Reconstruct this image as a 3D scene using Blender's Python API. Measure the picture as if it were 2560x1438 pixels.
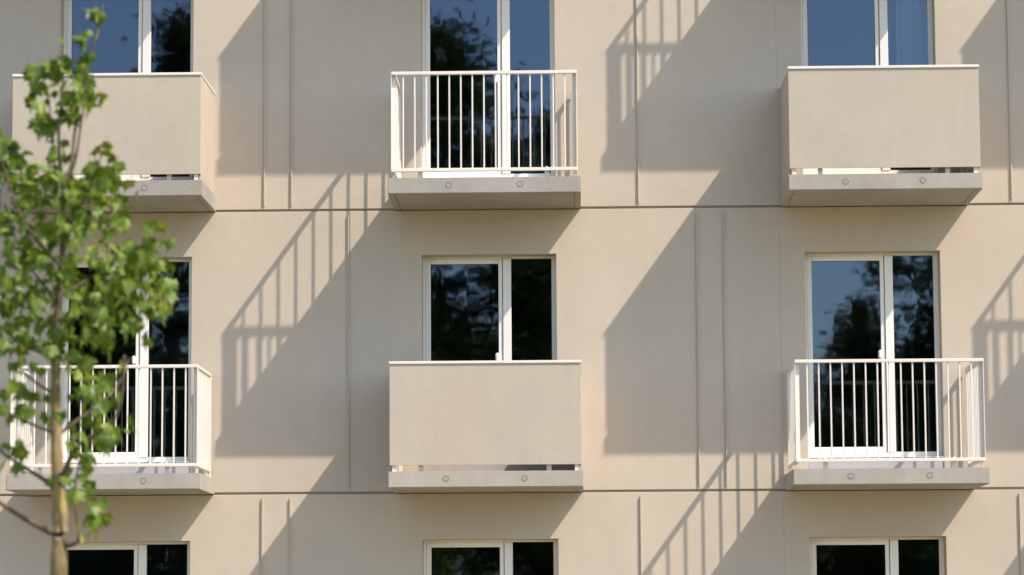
import bpy, bmesh, math, random
from mathutils import Vector, Matrix, Euler, Quaternion, noise

random.seed(7)
scene = bpy.context.scene
col = scene.collection
for o in list(bpy.data.objects):
    bpy.data.objects.remove(o)

# ------------------------------------------------------------------ camera
cam_d = bpy.data.cameras.new('camera')
cam = bpy.data.objects.new('camera', cam_d)
col.objects.link(cam)
cam_d.sensor_width = 36.0
cam_d.lens = 105.47
cam_d.clip_start = 0.1
cam_d.clip_end = 2000
r_ax = Vector((0.99972077, 0.02291186, -0.00578230))
u_ax = Vector((0.00834461, -0.11336738, 0.99351810))
b_ax = Vector((0.02210783, -0.99328892, -0.11352691))
M = Matrix((r_ax, u_ax, b_ax)).transposed().to_4x4()
M.translation = Vector((0.0, -30.351, 1.506))
cam.matrix_world = M
cam_d.dof.use_dof = True
cam_d.dof.focus_distance = 30.6
cam_d.dof.aperture_fstop = 3.3
scene.camera = cam

# ------------------------------------------------------------------ sky, sun, exposure
TO_SUN = Vector((1.6, -1.0, 2.2)).normalized()
world = bpy.data.worlds.new('World')
scene.world = world
world.use_nodes = True
nt = world.node_tree
nt.nodes.clear()
w_out = nt.nodes.new('ShaderNodeOutputWorld')
w_bg = nt.nodes.new('ShaderNodeBackground')
w_sky = nt.nodes.new('ShaderNodeTexSky')
w_sky.sky_type = 'NISHITA'
w_sky.sun_disc = False
w_sky.sun_elevation = math.asin(TO_SUN.z)
w_sky.sun_rotation = math.atan2(TO_SUN.x, TO_SUN.y)
w_sky.air_density = 1.0
w_sky.dust_density = 1.0
w_sky.ozone_density = 1.5
w_bg.inputs['Strength'].default_value = 0.13
nt.links.new(w_sky.outputs[0], w_bg.inputs[0])
nt.links.new(w_bg.outputs[0], w_out.inputs[0])

sun_d = bpy.data.lights.new('sun', 'SUN')
sun_d.energy = 3.0
sun_d.angle = math.radians(0.53)
sun_d.color = (1.0, 0.885, 0.765)
sun = bpy.data.objects.new('sun', sun_d)
col.objects.link(sun)
sun.rotation_euler = TO_SUN.to_track_quat('Z', 'Y').to_euler()
sun.location = (20, -20, 40)

scene.view_settings.view_transform = 'Standard'
scene.view_settings.look = 'None'
scene.view_settings.gamma = 1.0
scene.view_settings.exposure = 1.05
scene.render.engine = 'CYCLES'
scene.cycles.use_denoising = True
scene.cycles.max_bounces = 8
scene.cycles.transparent_max_bounces = 12


# ------------------------------------------------------------------ materials
def new_mat(name):
    m = bpy.data.materials.new(name)
    m.use_nodes = True
    n = m.node_tree.nodes
    return m, n, m.node_tree.links, n['Principled BSDF'], n['Material Output']


def ramp(n, pts):
    r = n.new('ShaderNodeValToRGB')
    e = r.color_ramp.elements
    while len(e) > 1:
        e.remove(e[-1])
    e[0].position, e[0].color = pts[0][0], pts[0][1]
    for p, c in pts[1:]:
        x = e.new(p)
        x.color = c
    return r


def g(v):
    return (v, v, v, 1)


def tex_noise(n, l, vec, scale, detail=4, rough=0.55, stretch=None):
    if stretch:
        mp = n.new('ShaderNodeMapping')
        mp.inputs['Scale'].default_value = stretch
        l.new(vec, mp.inputs[0])
        vec = mp.outputs[0]
    t = n.new('ShaderNodeTexNoise')
    t.inputs['Scale'].default_value = scale
    t.inputs['Detail'].default_value = detail
    t.inputs['Roughness'].default_value = rough
    l.new(vec, t.inputs['Vector'])
    return t.outputs['Fac']


def mix_mul(n, l, a, b, fac=1.0):
    m = n.new('ShaderNodeMix')
    m.data_type = 'RGBA'
    m.blend_type = 'MULTIPLY'
    m.inputs['Factor'].default_value = fac
    l.new(a, m.inputs[6])
    l.new(b, m.inputs[7])
    return m.outputs[2]


def concrete(name, base, rough=0.85, mottle=0.06, streak=0.05, pit=0.5, pit_scale=26, bump=0.12, speck=True, tone=0.015):
    """mineral surface: cloudy tone, faint vertical run-off streaks, small voids and pale specks"""
    m, n, l, bs, out = new_mat(name)
    geo = n.new('ShaderNodeNewGeometry')
    pos = geo.outputs['Position']
    cl = tex_noise(n, l, pos, 0.9, 5, 0.6)
    r1 = ramp(n, [(0.3, g(1 - mottle)), (0.7, g(1 + mottle * 0.6))])
    l.new(cl, r1.inputs[0])
    md = tex_noise(n, l, pos, 7.0, 5, 0.65)
    r2 = ramp(n, [(0.3, g(1 - mottle * 0.7)), (0.7, g(1.0))])
    l.new(md, r2.inputs[0])
    st = tex_noise(n, l, pos, 1.0, 4, 0.6, (9.0, 9.0, 0.55))
    r3 = ramp(n, [(0.35, g(1 - streak)), (0.62, g(1.0))])
    l.new(st, r3.inputs[0])
    rgb = n.new('ShaderNodeRGB')
    rgb.outputs[0].default_value = (*base, 1)
    c = mix_mul(n, l, rgb.outputs[0], r1.outputs[0])
    c = mix_mul(n, l, c, r2.outputs[0])
    c = mix_mul(n, l, c, r3.outputs[0])
    oi = n.new('ShaderNodeObjectInfo')
    ro = ramp(n, [(0.0, (1 - tone, 1 - tone * 0.9, 1 - tone * 0.7, 1)), (1.0, (1 + tone * 0.6, 1 + tone * 0.5, 1 + tone * 0.3, 1))])
    l.new(oi.outputs['Random'], ro.inputs[0])
    c = mix_mul(n, l, c, ro.outputs[0])
    # hue drift: some parts pinker, some greyer
    hn = tex_noise(n, l, pos, 0.55, 3, 0.5)
    rh = ramp(n, [(0.35, (0.985, 1.0, 1.01, 1)), (0.65, (1.012, 1.0, 0.985, 1))])
    l.new(hn, rh.inputs[0])
    c = mix_mul(n, l, c, rh.outputs[0])
    # fine grain
    fg = tex_noise(n, l, pos, 70.0, 3, 0.75)
    rf = ramp(n, [(0.3, g(0.925)), (0.7, g(1.05))])
    l.new(fg, rf.inputs[0])
    c = mix_mul(n, l, c, rf.outputs[0])
    # voids: sparse small dark pits
    vo = n.new('ShaderNodeTexVoronoi')
    vo.inputs['Scale'].default_value = pit_scale
    vo.inputs['Randomness'].default_value = 1.0
    l.new(pos, vo.inputs['Vector'])
    rp = ramp(n, [(0.055, g(1 - pit)), (0.085, g(1.0))])
    l.new(vo.outputs['Distance'], rp.inputs[0])
    sel = n.new('ShaderNodeSeparateColor')
    l.new(vo.outputs['Color'], sel.inputs[0])
    gate = n.new('ShaderNodeMath')
    gate.operation = 'GREATER_THAN'
    gate.inputs[1].default_value = 0.80
    l.new(sel.outputs[0], gate.inputs[0])
    mp = n.new('ShaderNodeMix')
    mp.data_type = 'RGBA'
    mp.blend_type = 'MULTIPLY'
    l.new(gate.outputs[0], mp.inputs['Factor'])
    l.new(c, mp.inputs[6])
    l.new(rp.outputs[0], mp.inputs[7])
    c = mp.outputs[2]
    if speck:
        v2 = n.new('ShaderNodeTexVoronoi')
        v2.inputs['Scale'].default_value = 17.0
        l.new(pos, v2.inputs['Vector'])
        rs = ramp(n, [(0.035, g(1.35)), (0.055, g(1.0))])
        l.new(v2.outputs['Distance'], rs.inputs[0])
        s2 = n.new('ShaderNodeSeparateColor')
        l.new(v2.outputs['Color'], s2.inputs[0])
        g2 = n.new('ShaderNodeMath')
        g2.operation = 'GREATER_THAN'
        g2.inputs[1].default_value = 0.86
        l.new(s2.outputs[1], g2.inputs[0])
        ms = n.new('ShaderNodeMix')
        ms.data_type = 'RGBA'
        ms.blend_type = 'MULTIPLY'
        l.new(g2.outputs[0], ms.inputs['Factor'])
        l.new(c, ms.inputs[6])
        l.new(rs.outputs[0], ms.inputs[7])
        c = ms.outputs[2]
    l.new(c, bs.inputs['Base Color'])
    bs.inputs['Roughness'].default_value = rough
    bs.inputs['Specular IOR Level'].default_value = 0.25
    b = n.new('ShaderNodeBump')
    b.inputs['Strength'].default_value = bump
    b.inputs['Distance'].default_value = 0.004
    bn = tex_noise(n, l, pos, 55.0, 5, 0.7)
    l.new(bn, b.inputs['Height'])
    b2 = n.new('ShaderNodeBump')
    b2.inputs['Strength'].default_value = 0.25
    b2.inputs['Distance'].default_value = 0.02
    l.new(tex_noise(n, l, pos, 2.3, 2, 0.5), b2.inputs['Height'])
    l.new(b2.outputs[0], b.inputs['Normal'])
    l.new(b.outputs[0], bs.inputs['Normal'])
    return m


def paint(name, base, rough=0.35, var=0.04, dirt=0.0):
    m, n, l, bs, out = new_mat(name)
    geo = n.new('ShaderNodeNewGeometry')
    t = tex_noise(n, l, geo.outputs['Position'], 6.0, 4, 0.6)
    r = ramp(n, [(0.3, (*[c * (1 - var) for c in base], 1)), (0.7, (*base, 1))])
    l.new(t, r.inputs[0])
    c = r.outputs[0]
    if dirt:
        d = tex_noise(n, l, geo.outputs['Position'], 22.0, 5, 0.7)
        rd = ramp(n, [(0.55, g(1)), (0.8, g(1 - dirt))])
        l.new(d, rd.inputs[0])
        c = mix_mul(n, l, c, rd.outputs[0])
    l.new(c, bs.inputs['Base Color'])
    bs.inputs['Roughness'].default_value = rough
    bs.inputs['Specular IOR Level'].default_value = 0.4
    return m


MAT_WALL = concrete('painted_precast_concrete', (0.535, 0.460, 0.370), mottle=0.065, streak=0.018, pit=0.55, bump=0.14, tone=0.035)
MAT_PANEL = concrete('fibre_cement_panel', (0.492, 0.424, 0.338), tone=0.04, mottle=0.065, streak=0.026, pit=0.22, pit_scale=20, bump=0.08)
MAT_SLAB = concrete('grey_precast_concrete', (0.405, 0.370, 0.320), mottle=0.12, streak=0.05, pit=0.75, pit_scale=22, bump=0.16, speck=False, tone=0.10)
MAT_PLUG = concrete('mortar_plug', (0.36, 0.33, 0.29), pit=0.4, speck=False)
MAT_SILL = concrete('grey_threshold', (0.47, 0.45, 0.44), mottle=0.1, pit=0.4, speck=False)
MAT_SEAL = paint('joint_sealant', (0.36, 0.305, 0.245), 0.85)
MAT_PLUG_GAP_SHADE = paint('plug_gap_shade', (0.13, 0.11, 0.09), 0.85)
MAT_RAIL = paint('cream_powder_coat', (0.73, 0.68, 0.605), 0.40, 0.03, 0.10)
MAT_PVC = paint('white_window_profile', (0.83, 0.80, 0.735), 0.30, 0.02)
MAT_GASKET = paint('dark_gasket', (0.05, 0.05, 0.055), 0.6)
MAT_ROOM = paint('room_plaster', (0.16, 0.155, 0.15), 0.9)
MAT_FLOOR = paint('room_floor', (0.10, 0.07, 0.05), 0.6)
MAT_CURTAIN = paint('sheer_curtain', (0.75, 0.75, 0.74), 0.9)


def glass_mat():
    m, n, l, bs, out = new_mat('window_glass')
    n.remove(bs)
    fr = n.new('ShaderNodeFresnel')
    fr.inputs['IOR'].default_value = 2.12
    gl = n.new('ShaderNodeBsdfGlossy')
    gl.inputs['Roughness'].default_value = 0.019
    gl.inputs['Color'].default_value = (0.61, 0.76, 1.0, 1)
    tr = n.new('ShaderNodeBsdfTransparent')
    tr.inputs['Color'].default_value = (0.62, 0.66, 0.68, 1)
    mx = n.new('ShaderNodeMixShader')
    geo = n.new('ShaderNodeNewGeometry')
    h1 = tex_noise(n, l, geo.outputs['Position'], 1.6, 2, 0.5, (1.6, 1.0, 0.8))
    h2 = tex_noise(n, l, geo.outputs['Position'], 9.0, 2, 0.5)
    b = n.new('ShaderNodeBump')
    b.inputs['Strength'].default_value = 0.25
    b.inputs['Distance'].default_value = 0.003
    l.new(h1, b.inputs['Height'])
    b2 = n.new('ShaderNodeBump')
    b2.inputs['Strength'].default_value = 0.10
    b2.inputs['Distance'].default_value = 0.0004
    l.new(h2, b2.inputs['Height'])
    l.new(b.outputs[0], b2.inputs['Normal'])
    l.new(b2.outputs[0], gl.inputs['Normal'])
    l.new(fr.outputs[0], mx.inputs[0])
    l.new(tr.outputs[0], mx.inputs[1])
    l.new(gl.outputs[0], mx.inputs[2])
    l.new(mx.outputs[0], out.inputs['Surface'])
    return m


MAT_GLASS = glass_mat()


def leaf_mat(name, dark, light, yellow, scale):
    m, n, l, bs, out = new_mat(name)
    n.remove(bs)
    geo = n.new('ShaderNodeNewGeometry')
    t = tex_noise(n, l, geo.outputs['Position'], scale, 3, 0.7)
    r = ramp(n, [(0.32, (*dark, 1)), (0.55, (*light, 1)), (0.72, (*yellow, 1))])
    l.new(t, r.inputs[0])
    d = n.new('ShaderNodeBsdfDiffuse')
    l.new(r.outputs[0], d.inputs[0])
    tl = n.new('ShaderNodeBsdfTranslucent')
    tc = n.new('ShaderNodeMix')
    tc.data_type = 'RGBA'
    tc.blend_type = 'MULTIPLY'
    tc.inputs['Factor'].default_value = 1.0
    tc.inputs[7].default_value = (1.15, 1.05, 0.42, 1)
    l.new(r.outputs[0], tc.inputs[6])
    l.new(tc.outputs[2], tl.inputs[0])
    gl = n.new('ShaderNodeBsdfGlossy')
    gl.inputs['Roughness'].default_value = 0.45
    m1 = n.new('ShaderNodeMixShader')
    m1.inputs[0].default_value = 0.36
    l.new(d.outputs[0], m1.inputs[1])
    l.new(tl.outputs[0], m1.inputs[2])
    m2 = n.new('ShaderNodeMixShader')
    m2.inputs[0].default_value = 0.03
    l.new(m1.outputs[0], m2.inputs[1])
    l.new(gl.outputs[0], m2.inputs[2])
    l.new(m2.outputs[0], out.inputs['Surface'])
    return m


MAT_LEAF = leaf_mat('maple_leaf', (0.040, 0.088, 0.007), (0.150, 0.232, 0.022), (0.41, 0.45, 0.12), 11.0)
MAT_SEED = leaf_mat('maple_seed', (0.20, 0.22, 0.04), (0.28, 0.27, 0.05), (0.36, 0.32, 0.08), 9.0)
MAT_FAR = leaf_mat('far_foliage', (0.035, 0.065, 0.014), (0.055, 0.095, 0.022), (0.09, 0.13, 0.035), 0.9)


def bark_mat(name, a, b, c):
    m, n, l, bs, out = new_mat(name)
    geo = n.new('ShaderNodeNewGeometry')
    t = tex_noise(n, l, geo.outputs['Position'], 14.0, 6, 0.7, (1.0, 1.0, 0.35))
    r = ramp(n, [(0.3, (*a, 1)), (0.52, (*b, 1)), (0.72, (*c, 1))])
    l.new(t, r.inputs[0])
    l.new(r.outputs[0], bs.inputs['Base Color'])
    bs.inputs['Roughness'].default_value = 0.9
    bp = n.new('ShaderNodeBump')
    bp.inputs['Strength'].default_value = 0.5
    bp.inputs['Distance'].default_value = 0.01
    l.new(tex_noise(n, l, geo.outputs['Position'], 60.0, 4, 0.7, (1, 1, 0.3)), bp.inputs['Height'])
    l.new(bp.outputs[0], bs.inputs['Normal'])
    return m


MAT_BARK = bark_mat('young_bark', (0.11, 0.08, 0.035), (0.26, 0.20, 0.095), (0.40, 0.28, 0.08))
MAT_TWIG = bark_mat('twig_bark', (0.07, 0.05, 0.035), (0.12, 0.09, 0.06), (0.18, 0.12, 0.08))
MAT_FARBARK = bark_mat('old_bark', (0.05, 0.04, 0.03), (0.09, 0.075, 0.06), (0.13, 0.11, 0.09))


def ground_mat():
    m, n, l, bs, out = new_mat('lawn_and_soil')
    geo = n.new('ShaderNodeNewGeometry')
    t = tex_noise(n, l, geo.outputs['Position'], 0.35, 6, 0.65)
    r = ramp(n, [(0.35, (0.15, 0.14, 0.045, 1)), (0.5, (0.20, 0.175, 0.06, 1)), (0.68, (0.27, 0.215, 0.09, 1))])
    l.new(t, r.inputs[0])
    t2 = tex_noise(n, l, geo.outputs['Position'], 30.0, 4, 0.7)
    r2 = ramp(n, [(0.3, g(0.7)), (0.7, g(1.15))])
    l.new(t2, r2.inputs[0])
    l.new(mix_mul(n, l, r.outputs[0], r2.outputs[0]), bs.inputs['Base Color'])
    bs.inputs['Roughness'].default_value = 0.95
    return m


MAT_GROUND = ground_mat()
MAT_PATH = concrete('path_slabs', (0.42, 0.38, 0.32), pit=0.4, speck=False)


# ------------------------------------------------------------------ mesh helpers
def mesh_from(bm, name, mat, smooth=False):
    me = bpy.data.meshes.new(name)
    bmesh.ops.recalc_face_normals(bm, faces=bm.faces)
    bm.to_mesh(me)
    bm.free()
    if mat:
        me.materials.append(mat)
    if smooth:
        for p in me.polygons:
            p.use_smooth = True
    return me


def box(bm, x0, x1, y0, y1, z0, z1):
    vs = [bm.verts.new((x, y, z)) for x in (x0, x1) for y in (y0, y1) for z in (z0, z1)]
    for f in ((0, 1, 3, 2), (4, 6, 7, 5), (0, 4, 5, 1), (2, 3, 7, 6), (0, 2, 6, 4), (1, 5, 7, 3)):
        bm.faces.new([vs[i] for i in f])
    return vs


def box_mesh(name, mat, *b, bevel=0.0, seg=1):
    bm = bmesh.new()
    box(bm, *b)
    if bevel:
        bmesh.ops.recalc_face_normals(bm, faces=bm.faces)
        bmesh.ops.bevel(bm, geom=bm.edges[:], offset=bevel, segments=seg, affect='EDGES')
    return mesh_from(bm, name, mat)


def boxes_mesh(name, mat, lst):
    bm = bmesh.new()
    for b in lst:
        box(bm, *b)
    return mesh_from(bm, name, mat)


def part(name, me, parent=None, loc=(0, 0, 0), rot=None):
    o = bpy.data.objects.new(name, me)
    col.objects.link(o)
    o.parent = parent
    o.location = loc
    if rot:
        o.rotation_euler = rot
    return o


def tag(o, label=None, cat=None, group=None, kind=None):
    for k, v in (('label', label), ('category', cat), ('group', group), ('kind', kind)):
        if v:
            o[k] = v
    return o


def empty(name, loc=(0, 0, 0)):
    o = bpy.data.objects.new(name, None)
    o.empty_display_size = 0.3
    col.objects.link(o)
    o.location = loc
    return o


# ------------------------------------------------------------------ ground
bm = bmesh.new()
vs = [bm.verts.new(p) for p in ((-600, -600, 0), (600, -600, 0), (600, 600, 0), (-600, 600, 0))]
bm.faces.new(vs)
tag(part('ground', mesh_from(bm, 'ground', MAT_GROUND)), 'dry lawn and soil around the apartment building', kind='structure')
tag(part('path', box_mesh('path', MAT_PATH, -40, 40, -4.4, -2.2, -0.05, 0.05)), 'pale concrete footpath along the facade', kind='structure')

# ------------------------------------------------------------------ apartment building
building = tag(empty('apartment_building'), 'beige precast concrete apartment block with balconies and white framed balcony doors', 'building')

J = [0.0, 2.897, 5.787, 8.677, 11.567]
JOINTS_X = [-9.4, -5.62, -1.885, 2.050, 5.732, 9.5]
SLAB_X = {1: -5.604, 2: -1.868, 3: 2.072, 4: 5.752}
OPEN_X = {1: -5.318, 2: -1.594, 3: 2.306, 4: 5.985}
OW = 1.368
SW = 1.900
RIBS = {0: [-3.214, -2.931, 0.612, 4.422], 1: [-2.342, 1.208, 1.485, 5.05], 2: [-3.204, -2.926, 0.624, 4.421], 3: [-2.342, 1.208, 1.485, 5.05]}
TH = 0.34          # panel thickness
GAPZ = 0.012       # half of the horizontal joint
GAPX = {2.050: 0.0008}   # the other vertical butt joints are closed


def wall_panel(x0, x1, z0, z1, op):
    bm = bmesh.new()
    if op is None:
        box(bm, x0, x1, 0, TH, z0, z1)
    else:
        a0, a1, c0, c1 = op
        xs, zs = [x0, a0, a1, x1], [z0, c0, c1, z1]
        for y in (0.0, TH):
            v = [[bm.verts.new((x, y, z)) for z in zs] for x in xs]
            for i in range(3):
                for k in range(3):
                    if (i, k) != (1, 1):
                        bm.faces.new((v[i][k], v[i + 1][k], v[i + 1][k + 1], v[i][k + 1]))
            if y == 0.0:
                vf = v
        vb = v
        def strip(pts):
            for (i, k), (i2, k2) in zip(pts, pts[1:] + pts[:1]):
                bm.faces.new((vf[i][k], vf[i2][k2], vb[i2][k2], vb[i][k]))
        strip([(1, 1), (2, 1), (2, 2), (1, 2)])
        strip([(0, 0), (1, 0), (2, 0), (3, 0), (3, 1), (3, 2), (3, 3), (2, 3), (1, 3), (0, 3), (0, 2), (0, 1)])
    return mesh_from(bm, 'wall_panel', MAT_WALL)


def chamfer(me, w=0.004):
    bm = bmesh.new()
    bm.from_mesh(me)
    es = [e for e in bm.edges if len(e.link_faces) == 2 and e.calc_face_angle(0) > 0.5 and all(abs(v.co.y) < 1e-5 for v in e.verts)
          and not (abs(e.verts[0].co.x - e.verts[1].co.x) < 1e-6 and e.verts[0].co.x in (min(v.co.x for v in bm.verts), max(v.co.x for v in bm.verts)))]
    bmesh.ops.bevel(bm, geom=es, offset=w, segments=1, affect='EDGES')
    bm.to_mesh(me)
    bm.free()
    return me


for s in range(4):
    for b in range(5):
        op = None
        if b in OPEN_X:
            op = (OPEN_X[b], OPEN_X[b] + OW, J[s] + 0.10, J[s] + 2.42)
        me = wall_panel(JOINTS_X[b] + GAPX.get(JOINTS_X[b], 0), JOINTS_X[b + 1] - GAPX.get(JOINTS_X[b + 1], 0), J[s] + (GAPZ if s else 0.0), J[s + 1] - GAPZ, op)
        part('wall_panel', chamfer(me), building)
    # sealant strip set back in the horizontal joint above this storey
    part('joint_seal', box_mesh('joint_seal', MAT_SEAL, -9.39, 9.49, 0.022, 0.3, J[s + 1] - GAPZ + 0.0005, J[s + 1] + GAPZ - 0.0005), building)
for x, gp in GAPX.items():
    for s in range(4):
        part('joint_seal', box_mesh('joint_seal', MAT_WALL, x - gp + 0.0002, x + gp - 0.0002, 0.006, 0.3, J[s] + GAPZ + 0.002, J[s + 1] - GAPZ - 0.002), building)
# raised vertical ribs on the panels
for s, xs in RIBS.items():
    bm = bmesh.new()
    box(bm, -0.006, 0.006, -0.020, 0.004, J[s] + 0.045, J[s + 1] - 0.050)
    me = mesh_from(bm, 'rib', MAT_WALL)
    for x in xs:
        part('rib', me, building, (x, 0, 0))
# body of the block behind the facade
part('roof', box_mesh('roof', MAT_SLAB, -9.45, 9.55, -0.06, 11.0, 11.58, 11.85), building)
part('end_wall', box_mesh('end_wall', MAT_WALL, -9.40, -9.06, TH + 0.004, 10.9, 0, 11.57), building)
part('end_wall', box_mesh('end_wall', MAT_WALL, 9.16, 9.5, TH + 0.004, 10.9, 0, 11.57), building)
part('rear_wall', box_mesh('rear_wall', MAT_WALL, -9.0, 9.1, 10.6, 10.9, 0, 11.57), building)

# rooms behind the doors
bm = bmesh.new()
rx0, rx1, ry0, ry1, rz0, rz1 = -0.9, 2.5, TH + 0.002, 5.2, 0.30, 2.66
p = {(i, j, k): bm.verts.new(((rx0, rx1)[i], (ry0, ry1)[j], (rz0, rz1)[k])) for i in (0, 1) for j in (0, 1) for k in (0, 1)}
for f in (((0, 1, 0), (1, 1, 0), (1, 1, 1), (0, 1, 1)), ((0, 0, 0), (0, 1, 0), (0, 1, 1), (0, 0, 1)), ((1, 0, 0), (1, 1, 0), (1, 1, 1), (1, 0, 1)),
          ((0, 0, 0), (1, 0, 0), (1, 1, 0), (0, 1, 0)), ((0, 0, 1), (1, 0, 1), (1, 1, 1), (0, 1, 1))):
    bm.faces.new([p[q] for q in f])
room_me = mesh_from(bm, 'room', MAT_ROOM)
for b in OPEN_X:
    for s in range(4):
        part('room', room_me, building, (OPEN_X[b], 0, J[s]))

# ------------------------------------------------------------------ balcony doors (window part > frame pieces, panes, handle)
F0, F1 = 0.325, 2.42


def bev_boxes(name, mat, lst, w=0.003):
    bm = bmesh.new()
    for b in lst:
        t = bmesh.new()
        box(t, *b)
        bmesh.ops.recalc_face_normals(t, faces=t.faces)
        bmesh.ops.bevel(t, geom=t.edges[:], offset=w, segments=1, affect='EDGES')
        me = bpy.data.meshes.new('t')
        t.to_mesh(me)
        t.free()
        bm.from_mesh(me)
        bpy.data.meshes.remove(me)
    return mesh_from(bm, name, mat)


e = 0.0006
frame_me = bev_boxes('window', MAT_PVC, [
    (0.0005, 0.029, 0.178, 0.255, F0, F1 - 0.0005),                 # jamb profile by the leaf
    (1.320, OW - 0.0005, 0.178, 0.255, F0, F1 - 0.0005),            # jamb profile by the fixed light
    (0.029 + e, 1.320 - e, 0.1785, 0.2545, F1 - 0.024, F1 - 0.0005),
    (0.029 + e, 1.320 - e, 0.1785, 0.2545, F0, F0 + 0.062)], 0.002)
mull_me = bev_boxes('mullion', MAT_PVC, [(0.822, 0.906, 0.168, 0.252, F0 + 0.063, F1 - 0.0245)], 0.003)
sash_me = bev_boxes('sash', MAT_PVC, [
    (0.031, 0.080, 0.182, 0.240, F0 + 0.064, F1 - 0.025),
    (0.776, 0.816, 0.182, 0.240, F0 + 0.064, F1 - 0.025),
    (0.080 + e, 0.776 - e, 0.1825, 0.2395, F1 - 0.074, F1 - 0.0252),
    (0.080 + e, 0.776 - e, 0.1825, 0.2395, F0 + 0.0642, F0 + 0.114)], 0.003)
pane_a = box_mesh('pane', MAT_GLASS, 0.0805, 0.7755, 0.206, 0.2062, F0 + 0.1145, F1 - 0.0745)
pane_b = box_mesh('pane', MAT_GLASS, 0.9065, 1.3195, 0.206, 0.2062, F0 + 0.0625, F1 - 0.0245)
for me in (pane_a, pane_b):   # single sheet of glass
    bm = bmesh.new()
    bm.from_mesh(me)
    ys = [f for f in bm.faces if not (abs(f.normal.y) > 0.9 and f.calc_center_median().y < 0.2061)]
    bmesh.ops.delete(bm, geom=ys, context='FACES')
    bm.to_mesh(me)
    bm.free()
gask_a = bev_boxes('gasket', MAT_GASKET, [
    (0.0800, 0.0835, 0.2015, 0.2055, F0 + 0.114, F1 - 0.074), (0.7725, 0.7760, 0.2015, 0.2055, F0 + 0.114, F1 - 0.074),
    (0.0840, 0.7720, 0.2015, 0.2055, F1 - 0.0775, F1 - 0.074), (0.0840, 0.7720, 0.2015, 0.2055, F0 + 0.114, F0 + 0.1175)], 0.0004)
bm = bmesh.new()
box(bm, 0.743, 0.786, 0.135, 0.160, 1.335, 1.425)
bmesh.ops.recalc_face_normals(bm, faces=bm.faces)
bmesh.ops.bevel(bm, geom=bm.edges[:], offset=0.011, segments=3, affect='EDGES')
box(bm, 0.772, 0.788, 0.155, 0.1825, 1.36, 1.40)
handle_me = mesh_from(bm, 'handle', MAT_PVC)
sill_me = box_mesh('sill', MAT_SILL, 0.002, OW - 0.002, 0.012, 0.30, 0.102, F0 - 0.004, bevel=0.003)
flash_me = box_mesh('sill_flashing', MAT_PVC, 0.004, OW - 0.004, 0.004, 0.176, F0 - 0.003, F0 + 0.003)
for b in OPEN_X:
    for s in range(4):
        w = part('window', frame_me, building, (OPEN_X[b], 0, J[s]))
        part('mullion', mull_me, w)
        part('sash', sash_me, w)
        part('pane', pane_a, w)
        part('pane', pane_b, w)
        part('gasket', gask_a, w)
        part('handle', handle_me, w)
        part('sill', sill_me, w)
        part('sill_flashing', flash_me, w)

# ------------------------------------------------------------------ balconies
DY = -1.15
SLAB_T = 0.152


def slab_mesh():
    """profile with two drip grooves on the underside, run from the front edge into the wall"""
    bm = bmesh.new()
    gx, gw, gd = 0.060, 0.007, 0.010
    z0, z1 = -0.004, SLAB_T
    prof = [(0, z0), (gx, z0), (gx, z0 + gd), (gx + gw, z0 + gd), (gx + gw, z0), (SW - gx - gw, z0), (SW - gx - gw, z0 + gd), (SW - gx, z0 + gd), (SW - gx, z0), (SW, z0), (SW, z1), (0, z1)]
    a = [bm.verts.new((x, DY + 0.05, z)) for x, z in prof]
    c = [bm.verts.new((x, 0.012, z)) for x, z in prof]
    n = len(prof)
    for i in range(n):
        k = (i + 1) % n
        bm.faces.new((a[i], a[k], c[k], c[i]))
    # front strip without the grooves
    bm.faces.new(list(reversed(c)))
    f = [bm.verts.new((x, DY, z)) for x, z in ((0, z0), (SW, z0), (SW, z1), (0, z1))]
    bm.faces.new(f)
    A0, A1, A2, A3 = a[0], a[9], a[10], a[11]
    bm.faces.new((f[0], f[3], A3, A0))
    bm.faces.new((f[1], A1, A2, f[2]))
    bm.faces.new((f[3], f[2], A2, A3))
    bm.faces.new((f[0], A0, a[1], a[4], a[5], a[8], A1, f[1]))
    bm.faces.new((a[1], a[2], a[3], a[4]))
    bm.faces.new((a[5], a[6], a[7], a[8]))
    bmesh.ops.recalc_face_normals(bm, faces=bm.faces)
    es = [ed for ed in bm.edges if ((abs(ed.verts[0].co.y - DY) < 1e-6 and abs(ed.verts[1].co.y - DY) < 1e-6))]
    bmesh.ops.bevel(bm, geom=es, offset=0.006, segments=2, affect='EDGES')
    return mesh_from(bm, 'balcony', MAT_SLAB)


slab_me = slab_mesh()


def disc_mesh(name, mat, r, y0, y1, seg=20, r_in=None):
    bm = bmesh.new()
    A = [bm.verts.new((r * math.cos(i * 2 * math.pi / seg), y0, r * math.sin(i * 2 * math.pi / seg))) for i in range(seg)]
    if r_in:
        B = [bm.verts.new((r_in * math.cos(i * 2 * math.pi / seg), y0, r_in * math.sin(i * 2 * math.pi / seg))) for i in range(seg)]
        for i in range(seg):
            k = (i + 1) % seg
            bm.faces.new((A[i], A[k], B[k], B[i]))
    else:
        B = [bm.verts.new((r * math.cos(i * 2 * math.pi / seg), y1, r * math.sin(i * 2 * math.pi / seg))) for i in range(seg)]
        bm.faces.new(A)
        for i in range(seg):
            k = (i + 1) % seg
            bm.faces.new((A[i], A[k], B[k], B[i]))
    return mesh_from(bm, name, mat)


plug_me = disc_mesh('plug', MAT_PLUG, 0.0245, DY - 0.003, DY + 0.002)
ring_me = disc_mesh('plug_gap_shade', MAT_PLUG_GAP_SHADE, 0.0305, DY - 0.0010, 0, r_in=0.0240)  # flat dark ring: shade of the gap round the plug, painted as colour

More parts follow.
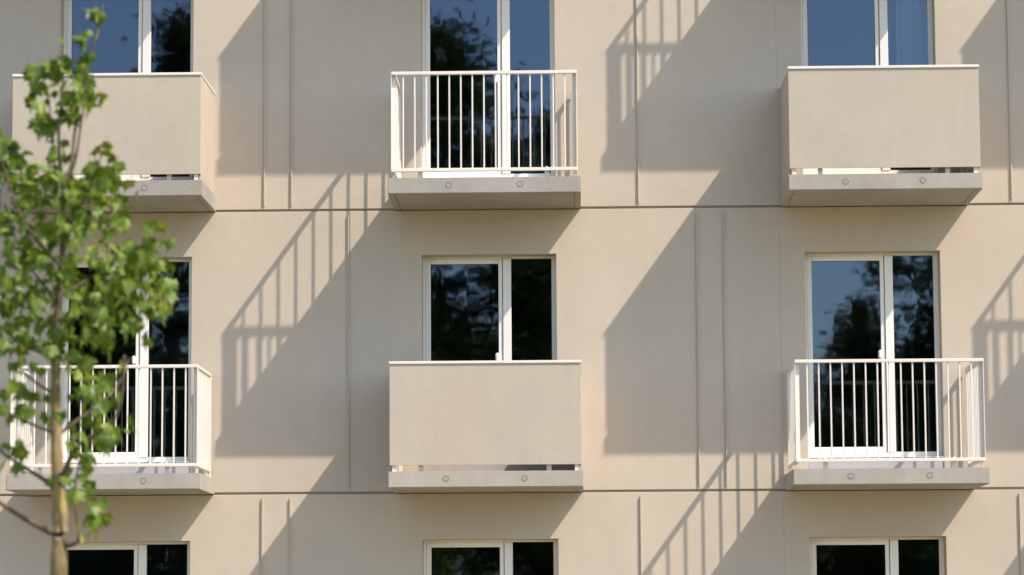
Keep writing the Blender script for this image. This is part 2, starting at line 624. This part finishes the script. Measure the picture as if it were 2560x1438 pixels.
# shared railing pieces (local x from the slab's left edge, z from the storey joint)
RX0, RX1 = 0.031, SW - 0.031
HT = 1.217
BR0, BR1 = 0.217, 0.249
rail_front = box_mesh('handrail', MAT_RAIL, RX0, RX1, -1.135, -1.090, HT - 0.031, HT, bevel=0.003)
rail_side = box_mesh('handrail', MAT_RAIL, -0.0225, 0.0225, -1.089, -0.038, HT - 0.0312, HT - 0.0004, bevel=0.003)
low_front = box_mesh('bottom_rail', MAT_RAIL, RX0, RX1, -1.132, -1.094, BR0, BR1, bevel=0.003)
low_side = box_mesh('bottom_rail', MAT_RAIL, -0.0175, 0.0175, -1.093, -0.040, BR0 + 0.0003, BR1 - 0.0003, bevel=0.003)
bal_me = box_mesh('baluster', MAT_RAIL, -0.0075, 0.0075, -0.0085, 0.0085, BR1 - 0.001, HT - 0.030, bevel=0.002)
bal_side_me = box_mesh('baluster', MAT_RAIL, -0.0085, 0.0085, -0.0075, 0.0075, BR1 - 0.001, HT - 0.030, bevel=0.002)


def angle_post(sx):
    # steel angle: one flange across, one running forward on the outer edge
    bm = bmesh.new()
    def bx(a, c, *r):
        box(bm, min(a * sx, c * sx), max(a * sx, c * sx), *r)
    bx(-0.0225, 0.0235, -1.080, -1.073, BR1 - 0.001, HT - 0.031)
    bx(-0.0225, -0.0155, -1.126, -1.0802, BR1 - 0.001, HT - 0.031)
    return mesh_from(bm, 'corner_post', MAT_RAIL)


post_l, post_r = angle_post(1), angle_post(-1)
wall_post = box_mesh('wall_post', MAT_RAIL, -0.020, 0.020, -0.060, -0.050, SLAB_T, HT - 0.031, bevel=0.002)
foot_bm = bmesh.new()
box(foot_bm, -0.0235, 0.0235, -1.083, -1.073, SLAB_T, BR1 - 0.012)
box(foot_bm, -0.0235, 0.0235, -1.073, -1.020, SLAB_T, SLAB_T + 0.008)
for i in range(1):
    box(foot_bm, -0.008, 0.008, -1.098, -1.0835, BR1, BR1 + 0.016)
foot_me = mesh_from(foot_bm, 'foot', MAT_RAIL)
foot_side = boxes_mesh('foot', MAT_RAIL, [(-0.004, 0.004, -0.0235, 0.0235, SLAB_T, BR0 + 0.002), (-0.045, -0.0045, -0.0235, 0.0235, SLAB_T, SLAB_T + 0.008)])

# solid variant
PZ0, PZ1 = 0.212, 1.202
CAP0, CAP1 = 1.2025, 1.229
PX0, PX1 = 0.014, SW - 0.016
cap_front = box_mesh('cap_rail', MAT_RAIL, PX0 - 0.006, PX1 + 0.006, -1.152, -1.095, CAP0, CAP1, bevel=0.003)
cap_side = box_mesh('cap_rail', MAT_RAIL, -0.028, 0.028, -1.0945, -0.004, CAP0 + 0.0003, CAP1 - 0.0004, bevel=0.003)
panel_front = box_mesh('front_panel', MAT_PANEL, PX0, PX1, -1.140, -1.126, PZ0, PZ1, bevel=0.0015)
panel_side = box_mesh('side_panel', MAT_PANEL, -0.007, 0.007, -1.1255, -0.003, PZ0 + 0.0005, PZ1 - 0.0005, bevel=0.0015)
side_trim = box_mesh('side_trim', MAT_PANEL, -0.010, 0.010, -1.085, -0.003, SLAB_T, PZ0 + 0.0002)
in_rail = box_mesh('bottom_rail', MAT_RAIL, PX0 + 0.03, PX1 - 0.03, -1.124, -1.090, PZ0 + 0.02, PZ0 + 0.055)
in_post = box_mesh('inner_post', MAT_RAIL, -0.02, 0.02, -1.124, -1.100, SLAB_T, CAP0 - 0.001)
in_post_w = box_mesh('inner_post', MAT_RAIL, -0.02, 0.02, -0.075, -0.050, SLAB_T, CAP0 - 0.001)


def balcony(b, s, solid, label):
    ox = SLAB_X[b]
    root = part('balcony', slab_me, building, (ox, 0, J[s]))
    root['label'] = label
    rs = random.Random(b * 10 + s)
    for px in (0.575, 1.320):
        dx, dz = rs.uniform(-0.02, 0.025), rs.uniform(-0.003, 0.003)
        pl = part('plug', plug_me, root, (px + dx, 0, 0.077 + dz))
        part('plug_gap_shade', ring_me, root, (px + dx + 0.0008, 0, 0.077 + dz + 0.0006))
    if solid:
        part('front_panel', panel_front, root)
        part('side_panel', panel_side, root, (PX0 + 0.008, 0, 0))
        part('side_panel', panel_side, root, (PX1 - 0.008, 0, 0))
        part('cap_rail', cap_front, root)
        part('cap_rail', cap_side, root, (PX0 + 0.022, 0, 0))
        part('cap_rail', cap_side, root, (PX1 - 0.022, 0, 0))
        part('bottom_rail', in_rail, root)
        part('side_trim', side_trim, root, (PX0 + 0.012, 0, 0))
        part('side_trim', side_trim, root, (PX1 - 0.012, 0, 0))
        for x in (PX0 + 0.045, PX1 - 0.045):
            part('inner_post', in_post, root, (x, 0, 0))
            part('inner_post', in_post_w, root, (x, 0, 0))
        for x in (0.318, SW - 0.332):
            part('foot', foot_me, root, (x, 0, -0.0005))
    else:
        part('handrail', rail_front, root)
        part('bottom_rail', low_front, root)
        for x in (RX0 + 0.0225, RX1 - 0.0225):
            part('handrail', rail_side, root, (x, 0, 0))
        for x in (RX0 + 0.0176, RX1 - 0.0176):
            part('bottom_rail', low_side, root, (x, 0, 0))
        n = 15
        x_in0, x_in1 = RX0 + 0.006, RX1 - 0.006
        pitch = (x_in1 - x_in0) / (n + 1)
        for i in range(n):
            part('baluster', bal_me, root, (x_in0 + pitch * (i + 1), -1.112, 0))
        for x in (RX0 + 0.0176, RX1 - 0.0176):
            for i in range(9):
                part('baluster', bal_side_me, root, (x, -1.112 + 0.1135 * (i + 1) * 0.985, 0))
            part('wall_post', wall_post, root, (x, 0, 0))
        part('corner_post', post_l, root, (RX0 + 0.0225, 0, 0))
        part('corner_post', post_r, root, (RX1 - 0.0225, 0, 0))
        for x in (0.318, SW - 0.332):
            part('foot', foot_me, root, (x, 0, 0))
        for sx, x in ((-1, RX0 + 0.0176), (1, RX1 - 0.0176)):
            for y in (-0.98, -0.22):
                part('foot', foot_side, root, (x, y, 0), (0, 0, 0 if sx > 0 else math.pi))
    return root


LAB = {(1, 1): 'open railing balcony in the lower row, half hidden behind the tree crown',
       (2, 1): 'solid panel balcony in the lower row, between the two open railing balconies',
       (3, 1): 'open railing balcony in the lower row, away from the tree',
       (4, 1): 'solid panel balcony outside the frame on the lower row',
       (1, 2): 'solid panel balcony in the upper row with the tree top in front of it',
       (2, 2): 'open railing balcony in the upper row, between the two solid balconies',
       (3, 2): 'solid panel balcony in the upper row, farthest from the tree',
       (4, 2): 'open railing balcony outside the frame on the upper row',
       (1, 3): 'open railing balcony above the frame over the tree',
       (2, 3): 'solid panel balcony above the frame in the middle',
       (3, 3): 'open railing balcony above the frame whose shadow falls beside the upper middle balcony',
       (4, 3): 'solid panel balcony above and outside the frame'}
for (b, s), lab in LAB.items():
    balcony(b, s, (b + s) % 2 == 1, lab)

# ------------------------------------------------------------------ curtain behind the upper right door
bm = bmesh.new()
N = 60
cx0, cx1 = 3.33, 3.72
prev = None
for i in range(N + 1):
    t = i / N
    x = cx0 + (cx1 - cx0) * t
    y = 0.44 + 0.028 * math.sin(t * 34) + 0.012 * math.sin(t * 61 + 1)
    a, c = bm.verts.new((x, y, J[2] + 0.34)), bm.verts.new((x, y, J[2] + 2.6))
    if prev:
        bm.faces.new((prev[0], a, c, prev[1]))
    prev = (a, c)
cur = part('curtain', mesh_from(bm, 'curtain', MAT_CURTAIN, True))
tag(cur, 'pale curtain hanging in folds behind the narrow pane of the upper right balcony door', 'curtain')


# ------------------------------------------------------------------ vegetation helpers
def tube(bm, pts, radii, seg=8):
    rings = []
    for i, p in enumerate(pts):
        d = (pts[min(i + 1, len(pts) - 1)] - pts[max(i - 1, 0)]).normalized()
        q = d.to_track_quat('Z', 'Y')
        rings.append([bm.verts.new(p + q @ Vector((radii[i] * math.cos(k * 2 * math.pi / seg), radii[i] * math.sin(k * 2 * math.pi / seg), 0))) for k in range(seg)])
    for A, B in zip(rings, rings[1:]):
        for k in range(seg):
            bm.faces.new((A[k], A[(k + 1) % seg], B[(k + 1) % seg], B[k]))
    bm.faces.new(list(reversed(rings[0])))
    bm.faces.new(rings[-1])


def smooth_path(pts, n=4):
    out = []
    P = [Vector(p) for p in pts]
    for i in range(len(P) - 1):
        p0, p1, p2, p3 = P[max(i - 1, 0)], P[i], P[i + 1], P[min(i + 2, len(P) - 1)]
        for k in range(n):
            t = k / n
            out.append(0.5 * ((2 * p1) + (p2 - p0) * t + (2 * p0 - 5 * p1 + 4 * p2 - p3) * t * t + (3 * p1 - p0 - 3 * p2 + p3) * t ** 3))
    out.append(P[-1])
    return out


def lerp_list(v, n):
    out = []
    for i in range(len(v) - 1):
        for k in range(n):
            out.append(v[i] + (v[i + 1] - v[i]) * k / n)
    out.append(v[-1])
    return out


# ------------------------------------------------------------------ young maple in front of the facade
TREE_Y = -30.351 + 13.2
S = 568.0
TX, TZ = -2.297, 1.757          # the trunk where it leaves the lower edge of the view


def tp(px, py, dy=0.0):
    """metres in the tree's own frame: the trunk base is the origin"""
    return Vector(((px - 147) / S, dy, TZ + (1438 - py) / S))


maple = tag(empty('maple_tree', (TX, TREE_Y, 0)), 'slender young maple with bright green leaves standing before the facade', 'tree')
TRUNK = [(150, 2436, 0, .050), (149, 1900, 0, .046), (148, 1438, 0, .036), (151, 1330, 0.0, .036), (146, 1230, 0.0, .031), (139, 1120, 0.0, .026), (134, 1000, .02, .0225), (130, 900, .03, .020)]
LEADER = [(130, 905, .03, .0195), (136, 760, .03, .0175), (147, 640, .02, .0155), (149, 540, .0, .012), (150, 450, -.02, .008)]
pts = smooth_path([tp(a, b, c) for a, b, c, _ in TRUNK], 5)
rad = lerp_list([r for *_, r in TRUNK], 5)
rt = random.Random(3)
rad = [r * (1 + 0.07 * math.sin(i * 1.9) + rt.uniform(-.05, .05)) for i, r in enumerate(rad)]
bm = bmesh.new()
tube(bm, pts, rad, 12)
part('trunk', mesh_from(bm, 'trunk', MAT_BARK, True), maple)
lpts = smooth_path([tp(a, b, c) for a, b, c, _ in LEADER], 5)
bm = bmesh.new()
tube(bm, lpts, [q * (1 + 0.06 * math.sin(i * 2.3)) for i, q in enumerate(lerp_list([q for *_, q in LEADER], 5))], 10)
part('leader', mesh_from(bm, 'leader', MAT_TWIG, True), maple)  # browner upper bark; the dark twig colour also paints in the leaves' shade

BRANCH = [  # (points px,py,dy), base radius, tip radius
    ([(140, 1335, 0), (110, 1320, -.05), (60, 1290, -.12), (0, 1245, -.2), (-90, 1160, -.3)], .016, .006),
    ([(140, 1225, 0), (100, 1195, .05), (50, 1165, .1), (-20, 1120, .18), (-80, 1040, .2)], .012, .005),
    ([(150, 1368, 0), (185, 1362, -.03), (203, 1345, -.05), (198, 1290, -.07), (194, 1230, -.08), (210, 1150, -.1), (250, 1090, -.12)], .009, .004),
    ([(140, 1230, 0), (165, 1180, -.05), (200, 1120, -.1), (255, 1090, -.15), (300, 1060, -.2), (322, 990, -.22), (330, 900, -.25)], .013, .005),
    ([(138, 1090, 0), (170, 1060, .05), (225, 1010, .12), (270, 960, .2), (300, 880, .25)], .010, .004),
    ([(132, 900, .03), (80, 870, .1), (30, 850, .15), (-30, 800, .2)], .009, .004),
    ([(131, 1080, 0), (80, 1060, -.1), (20, 1030, -.16), (-50, 990, -.2)], .008, .004),
    ([(136, 985, .02), (90, 960, .1), (40, 925, .2), (0, 890, .25)], .008, .003),
    ([(133, 860, .03), (190, 800, -.1), (250, 740, -.2), (320, 690, -.26), (390, 610, -.3)], .010, .004),
    ([(138, 740, .03), (200, 690, .1), (270, 650, .2), (350, 640, .25)], .008, .003),
    ([(145, 660, .02), (110, 620, -.1), (70, 560, -.2), (40, 480, -.25), (15, 380, -.3)], .009, .004),
    ([(148, 600, .02), (190, 540, -.12), (235, 480, -.2), (268, 400, -.25)], .008, .003),
    ([(138, 760, .03), (90, 700, .15), (40, 640, .2), (0, 560, .22)], .008, .003),
    ([(150, 460, -.02), (142, 390, -.03), (140, 300, -.04), (150, 220, -.05), (146, 140, -.05)], .009, .004),
    ([(150, 460, -.02), (165, 400, .03), (172, 300, .06), (186, 200, .08), (205, 120, .08), (225, 40, .08), (238, -20, .08)], .009, .003),
    ([(150, 470, -.02), (182, 400, -.05), (200, 320, -.1), (212, 250, -.12), (216, 190, -.12)], .007, .003),
    ([(149, 520, 0), (120, 440, .1), (108, 350, .15), (96, 260, .18), (88, 190, .18)], .007, .003),
]
branch_pts = []
for pl, r0, r1 in BRANCH:
    P = smooth_path([tp(*q) for q in pl], 4)
    R = [r0 + (r1 - r0) * i / (len(P) - 1) for i in range(len(P))]
    bm = bmesh.new()
    tube(bm, P, R, 8)
    part('branch', mesh_from(bm, 'branch', MAT_TWIG, True), maple)
    branch_pts += P
branch_pts += pts[20:] + lpts

# maple leaf: five lobes, folded along the midrib, tip curling down
OUT = [(0, 0), (.16, -.06), (.34, -.16), (.30, .02), (.52, .10), (.40, .20), (.56, .46), (.34, .40), (.26, .46), (.22, .70), (.12, .64), (0, 1.0)]


def leaf_mesh(name, curl, fold, mat=MAT_LEAF):
    bm = bmesh.new()
    ring = OUT + [(-x, y) for x, y in reversed(OUT[1:-1])]
    def P(x, y):
        return (x, y, -fold * abs(x) - curl * y * y - 0.10 * curl * abs(x) * y)
    mid = [bm.verts.new(P(0, y)) for y in (0.25, 0.55)]
    rv = [bm.verts.new(P(*q)) for q in ring]
    n = len(rv)
    for i in range(n):
        a, b = rv[i], rv[(i + 1) % n]
        ym = (ring[i][1] + ring[(i + 1) % n][1]) / 2
        c = mid[0] if ym < 0.42 else mid[1]
        bm.faces.new((a, b, c))
    # close the seam between the two hubs
    for i in range(n):
        ym0 = (ring[i - 1][1] + ring[i][1]) / 2
        ym1 = (ring[i][1] + ring[(i + 1) % n][1]) / 2
        if (ym0 < 0.42) != (ym1 < 0.42):
            bm.faces.new((rv[i], mid[0], mid[1]))
    # petiole
    s0 = [bm.verts.new(v) for v in ((-.018, .0, 0), (.018, .0, 0), (.012, -.55, .16), (-.012, -.55, .16))]
    bm.faces.new(s0)
    me = bpy.data.meshes.new(name)
    bm.to_mesh(me)
    bm.free()
    me.materials.append(mat)
    return me


LEAVES = [leaf_mesh('leaf', c, f) for c, f in ((.25, .15), (.45, .30), (.35, .5), (.6, .2), (.15, .35), (.8, .4))]
# clusters seen in the crown: centre px,py, spread px,py, count
CL = [(226, 12, 12, 12, 5), (196, 88, 16, 14, 4), (200, 128, 14, 12, 3), (148, 130, 24, 26, 7), (82, 158, 30, 14, 5), (118, 176, 40, 14, 5), (196, 180, 30, 16, 5),
      (70, 200, 20, 16, 4), (150, 232, 62, 34, 18), (195, 240, 36, 30, 9), (72, 250, 22, 16, 4), (160, 275, 40, 22, 7), (100, 305, 24, 26, 8), (85, 280, 12, 14, 2), (240, 235, 10, 16, 2),
      (10, 335, 16, 18, 3), (14, 385, 26, 26, 7), (52, 388, 26, 18, 5), (140, 355, 16, 20, 3), (115, 385, 26, 20, 4), (268, 392, 18, 26, 5), (235, 418, 26, 18, 4), (295, 440, 20, 18, 3),
      (30, 460, 44, 40, 18), (90, 440, 40, 30, 10), (70, 500, 50, 36, 16), (140, 450, 40, 30, 9), (210, 470, 46, 30, 14), (270, 470, 34, 30, 9), (275, 515, 32, 22, 6), (180, 520, 44, 34, 12),
      (30, 560, 40, 44, 14), (90, 575, 44, 36, 12), (180, 590, 46, 36, 13), (245, 590, 40, 34, 10), (285, 585, 16, 22, 4), (405, 590, 18, 14, 3), (365, 610, 26, 16, 4),
      (30, 640, 40, 40, 13), (110, 670, 40, 30, 9), (160, 680, 44, 36, 13), (240, 660, 46, 34, 13), (310, 650, 40, 34, 12), (370, 660, 34, 36, 11), (400, 700, 18, 34, 6),
      (30, 720, 40, 44, 14), (110, 740, 50, 34, 11), (200, 730, 50, 34, 14), (270, 720, 46, 40, 15), (330, 720, 40, 40, 13), (375, 780, 26, 26, 6),
      (20, 800, 30, 40, 10), (110, 800, 46, 30, 9), (190, 800, 40, 34, 8), (250, 800, 44, 40, 13), (320, 790, 34, 34, 9), (345, 850, 18, 16, 3),
      (20, 860, 26, 30, 6), (110, 860, 40, 24, 5), (160, 850, 30, 30, 6), (250, 860, 40, 26, 7), (150, 890, 24, 16, 3),
      (230, 915, 34, 20, 6), (235, 960, 36, 26, 8), (215, 1000, 34, 24, 7), (250, 1010, 40, 30, 9), (285, 975, 20, 24, 4), (190, 1050, 30, 30, 6), (215, 1090, 40, 30, 8), (275, 1090, 30, 24, 5), (295, 1115, 14, 12, 2), (190, 1130, 26, 20, 4),
      (60, 920, 30, 20, 4), (60, 990, 26, 20, 5), (30, 1030, 30, 18, 4), (100, 1050, 24, 16, 3), (10, 1120, 18, 26, 4), (40, 1180, 24, 12, 3), (170, 1170, 26, 16, 3), (210, 1160, 20, 12, 2),
      (150, 1210, 16, 10, 2), (215, 1250, 14, 14, 2), (238, 1270, 12, 22, 2), (230, 1300, 28, 8, 3), (180, 1215, 14, 14, 2),
      (-60, 420, 50, 50, 16), (-70, 560, 60, 60, 20), (-60, 700, 60, 60, 20), (-70, 850, 50, 60, 14), (-60, 1000, 50, 50, 10)]
rl = random.Random(21)
placed = []
for cx, cy, sx, sy, n in CL:
    for _ in range(int(round(n * 1.38))):
        px, py = cx + rl.gauss(0, 0.55) * sx, cy + rl.gauss(0, 0.55) * sy
        half = 0.10 + 0.30 * max(0.0, min(1.0, (py - 150) / 500))
        p = tp(px, py - 16, rl.uniform(-half, half))
        near = min(branch_pts, key=lambda q: (q - p).length_squared)
        away = (p - near)
        ang = math.atan2(away.x + rl.uniform(-.05, .05), -(away.y + rl.uniform(-.05, .05))) + rl.gauss(0, 0.7)
        droop = rl.gauss(-0.9, 0.45)
        roll = rl.gauss(0, 0.5)
        d = Euler((0, 0, -ang + math.pi)).to_matrix() @ Euler((droop, 0, 0)).to_matrix() @ Euler((0, roll, 0)).to_matrix()
        sc = rl.choice((rl.uniform(0.036, 0.06), rl.uniform(0.05, 0.08), rl.uniform(0.065, 0.10)))
        placed.append((p, d, sc, rl.randrange(len(LEAVES)), cx > -20))
rl.shuffle(placed)
placed.sort(key=lambda t: (not t[4], -t[2]))
rest_v, rest_f = [], []
for i, (p, d, sc, k, vis) in enumerate(placed):
    if i < 300:
        o = part('leaf', LEAVES[k], maple)
        Mx = d.to_4x4() @ Matrix.Diagonal((sc, sc, sc, 1))
        Mx.translation = p
        o.matrix_local = Mx
    else:
        me = LEAVES[k]
        base = len(rest_v)
        rest_v += [p + d @ (v.co * sc) for v in me.vertices]
        rest_f += [tuple(base + j for j in f.vertices) for f in me.polygons]
me = bpy.data.meshes.new('foliage')
me.from_pydata([tuple(v) for v in rest_v], [], rest_f)
me.materials.append(MAT_LEAF)
tag(part('foliage', me, maple), kind='stuff')

# hanging winged seeds
bm = bmesh.new()
for px, py in ((170, 560), (250, 610), (262, 640), (150, 905), (165, 900), (145, 800), (250, 800), (60, 740), (45, 760), (395, 740), (405, 730), (228, 1310), (225, 1330), (300, 900), (120, 560), (330, 700), (190, 770), (235, 20), (100, 860), (215, 640)):
    for _ in range(5):
        c = tp(px + rl.gauss(0, 6), py + rl.gauss(0, 6), rl.uniform(-.25, .2))
        L, w = rl.uniform(.035, .06), rl.uniform(.006, .010)
        a = rl.uniform(0, 6.28)
        u = Vector((math.cos(a), math.sin(a), 0)) * w
        v = Vector((rl.uniform(-.25, .25), rl.uniform(-.25, .25), -1)).normalized() * L
        q = [bm.verts.new(c + t) for t in (-u * .4, u * .4, u + v * .6, v, -u + v * .7)]
        bm.faces.new(q)
me = bpy.data.meshes.new('seed_cluster')
bm.to_mesh(me)
bm.free()
me.materials.append(MAT_SEED)
tag(part('seed_cluster', me, maple), kind='stuff')


# ------------------------------------------------------------------ tall trees across the lawn (mirrored in the panes)
def far_tree(seed, h, w, base_h, n_leaf, clumps, gap):
    r = random.Random(seed)
    bmT = bmesh.new()
    P = smooth_path([(0, 0, 0), (r.uniform(-.2, .2), r.uniform(-.2, .2), h * .3), (r.uniform(-.4, .4), r.uniform(-.4, .4), h * .6), (r.uniform(-.5, .5), 0, h * .93)], 4)
    tube(bmT, P, [0.26 * (h / 15) * (1 - 0.93 * i / (len(P) - 1)) + .01 for i in range(len(P))], 8)
    verts, faces = [], []
    for c in range(clumps):
        t = (c + r.random()) / clumps
        z = base_h + (h - base_h) * t
        prof = math.sin(math.pi * min(1, (0.12 + 0.88 * t) ** 0.85)) ** 0.7
        a = r.uniform(0, 2 * math.pi)
        rr = w * prof * math.sqrt(r.random())
        cc = Vector((rr * math.cos(a), rr * math.sin(a), z))
        k = min(P, key=lambda q: abs(q.z - (z - rr * .5)))
        tube(bmT, [k, (k + cc) / 2 + Vector((0, 0, .15)), cc], [.06, .035, .012], 5)
        cr = r.uniform(.55, 1.25) * w / 3.2 * gap
        for _ in range(n_leaf // clumps):
            d = Vector((r.gauss(0, 1), r.gauss(0, 1), r.gauss(0, .6)))
            p = cc + d * cr * .55
            s = r.uniform(.07, .15)
            q = Euler((r.uniform(-1, 1), r.uniform(-1, 1), r.uniform(0, 6.3))).to_matrix()
            b = len(verts)
            verts += [tuple(p + q @ Vector(v)) for v in ((-s, 0, 0), (0, -s * .6, 0), (s, 0, -s * .3), (0, s * .6, 0))]
            faces.append((b, b + 1, b + 2, b + 3))
    me = bpy.data.meshes.new('crown')
    me.from_pydata(verts, [], faces)
    me.materials.append(MAT_FAR)
    return mesh_from(bmT, 'trunk', MAT_FARBARK, True), me


PROTO = [far_tree(11, 15.5, 3.4, 3.0, 26000, 95, 1.05), far_tree(12, 13.0, 3.0, 2.2, 22000, 75, 1.0), far_tree(13, 16.5, 2.6, 4.0, 14000, 56, .9), far_tree(14, 9.0, 3.2, 0.6, 22000, 80, 1.05)]
FAR = [  # x, y, prototype, scale, turn
    (-3.9, -47, 0, 1.10, 0.3, 'tall broadleaf tree mirrored in the upper middle balcony door'),
    (-10.6, -49, 2, 1.09, 1.1, 'tall loose crowned tree mirrored in the narrow pane of the upper left door'),
    (-14.0, -52, 0, 0.84, 2.0, 'broad dark tree mirrored in the lower left balcony door'),
    (-7.0, -51, 1, 0.92, 2.9, 'dark tree between the two tall trees across the lawn'),
    (-0.6, -50, 2, 0.92, 4.0, 'dark tree mirrored in the lower middle balcony door'),
    (4.0, -49, 3, 0.95, 0.9, 'low bushy tree mirrored beside the lower middle door'),
    (8.2, -56, 2, 0.66, 5.0, 'small loose tree with sky around it mirrored in the lower right door'),
    (9.7, -47, 1, 1.02, 2.2, 'dark tree mirrored in the narrow pane of the lower right door'),
    (13.8, -50, 3, 0.95, 3.3, 'low bushy tree beyond the dark tree on the sunny side'),
    (-18.0, -50, 3, 1.0, 0.2, 'low bushy tree at the far end of the row across the lawn'),
    (-4.8, -43, 3, 0.62, 1.9, 'small rounded shrub in front of the tall trees'),
    (2.0, -43, 3, 0.58, 2.5, 'small rounded shrub before the dark middle tree'),
    (8.0, -43, 3, 0.55, 3.1, 'small rounded shrub before the small loose tree'),
    (-11.0, -43, 3, 0.60, 4.4, 'small rounded shrub before the broad dark tree'),
    (-16.0, -66, 0, 0.84, 0.5, 'tall dark tree in the back row behind the broad dark tree'),
    (-11.5, -67, 1, 0.92, 1.5, 'dark tree in the back row behind the tall loose crowned tree'),
    (-5.6, -66, 0, 0.84, 2.6, 'tall dark tree in the back row behind the tall broadleaf tree'),
    (-1.2, -68, 1, 0.98, 3.6, 'dark tree in the back row behind the lower middle door tree'),
    (2.6, -66, 1, 0.95, 5.6, 'dark tree in the back row behind the low bushy tree'),
    (6.6, -68, 3, 1.05, 0.1, 'bushy tree in the back row below the small loose tree'),
    (10.6, -66, 3, 1.10, 1.2, 'bushy tree in the back row behind the dark narrow pane tree'),
    (15.5, -67, 3, 1.05, 2.7, 'bushy tree at the sunny end of the back row')]
for x, y, k, sc, rz, lab in FAR:
    t = tag(empty('broadleaf_tree', (x, y, 0)), lab, 'tree', 'trees across the lawn')
    t.scale = (sc, sc, sc)
    t.rotation_euler.z = rz
    part('trunk', PROTO[k][0], t)
    part('crown', PROTO[k][1], t)
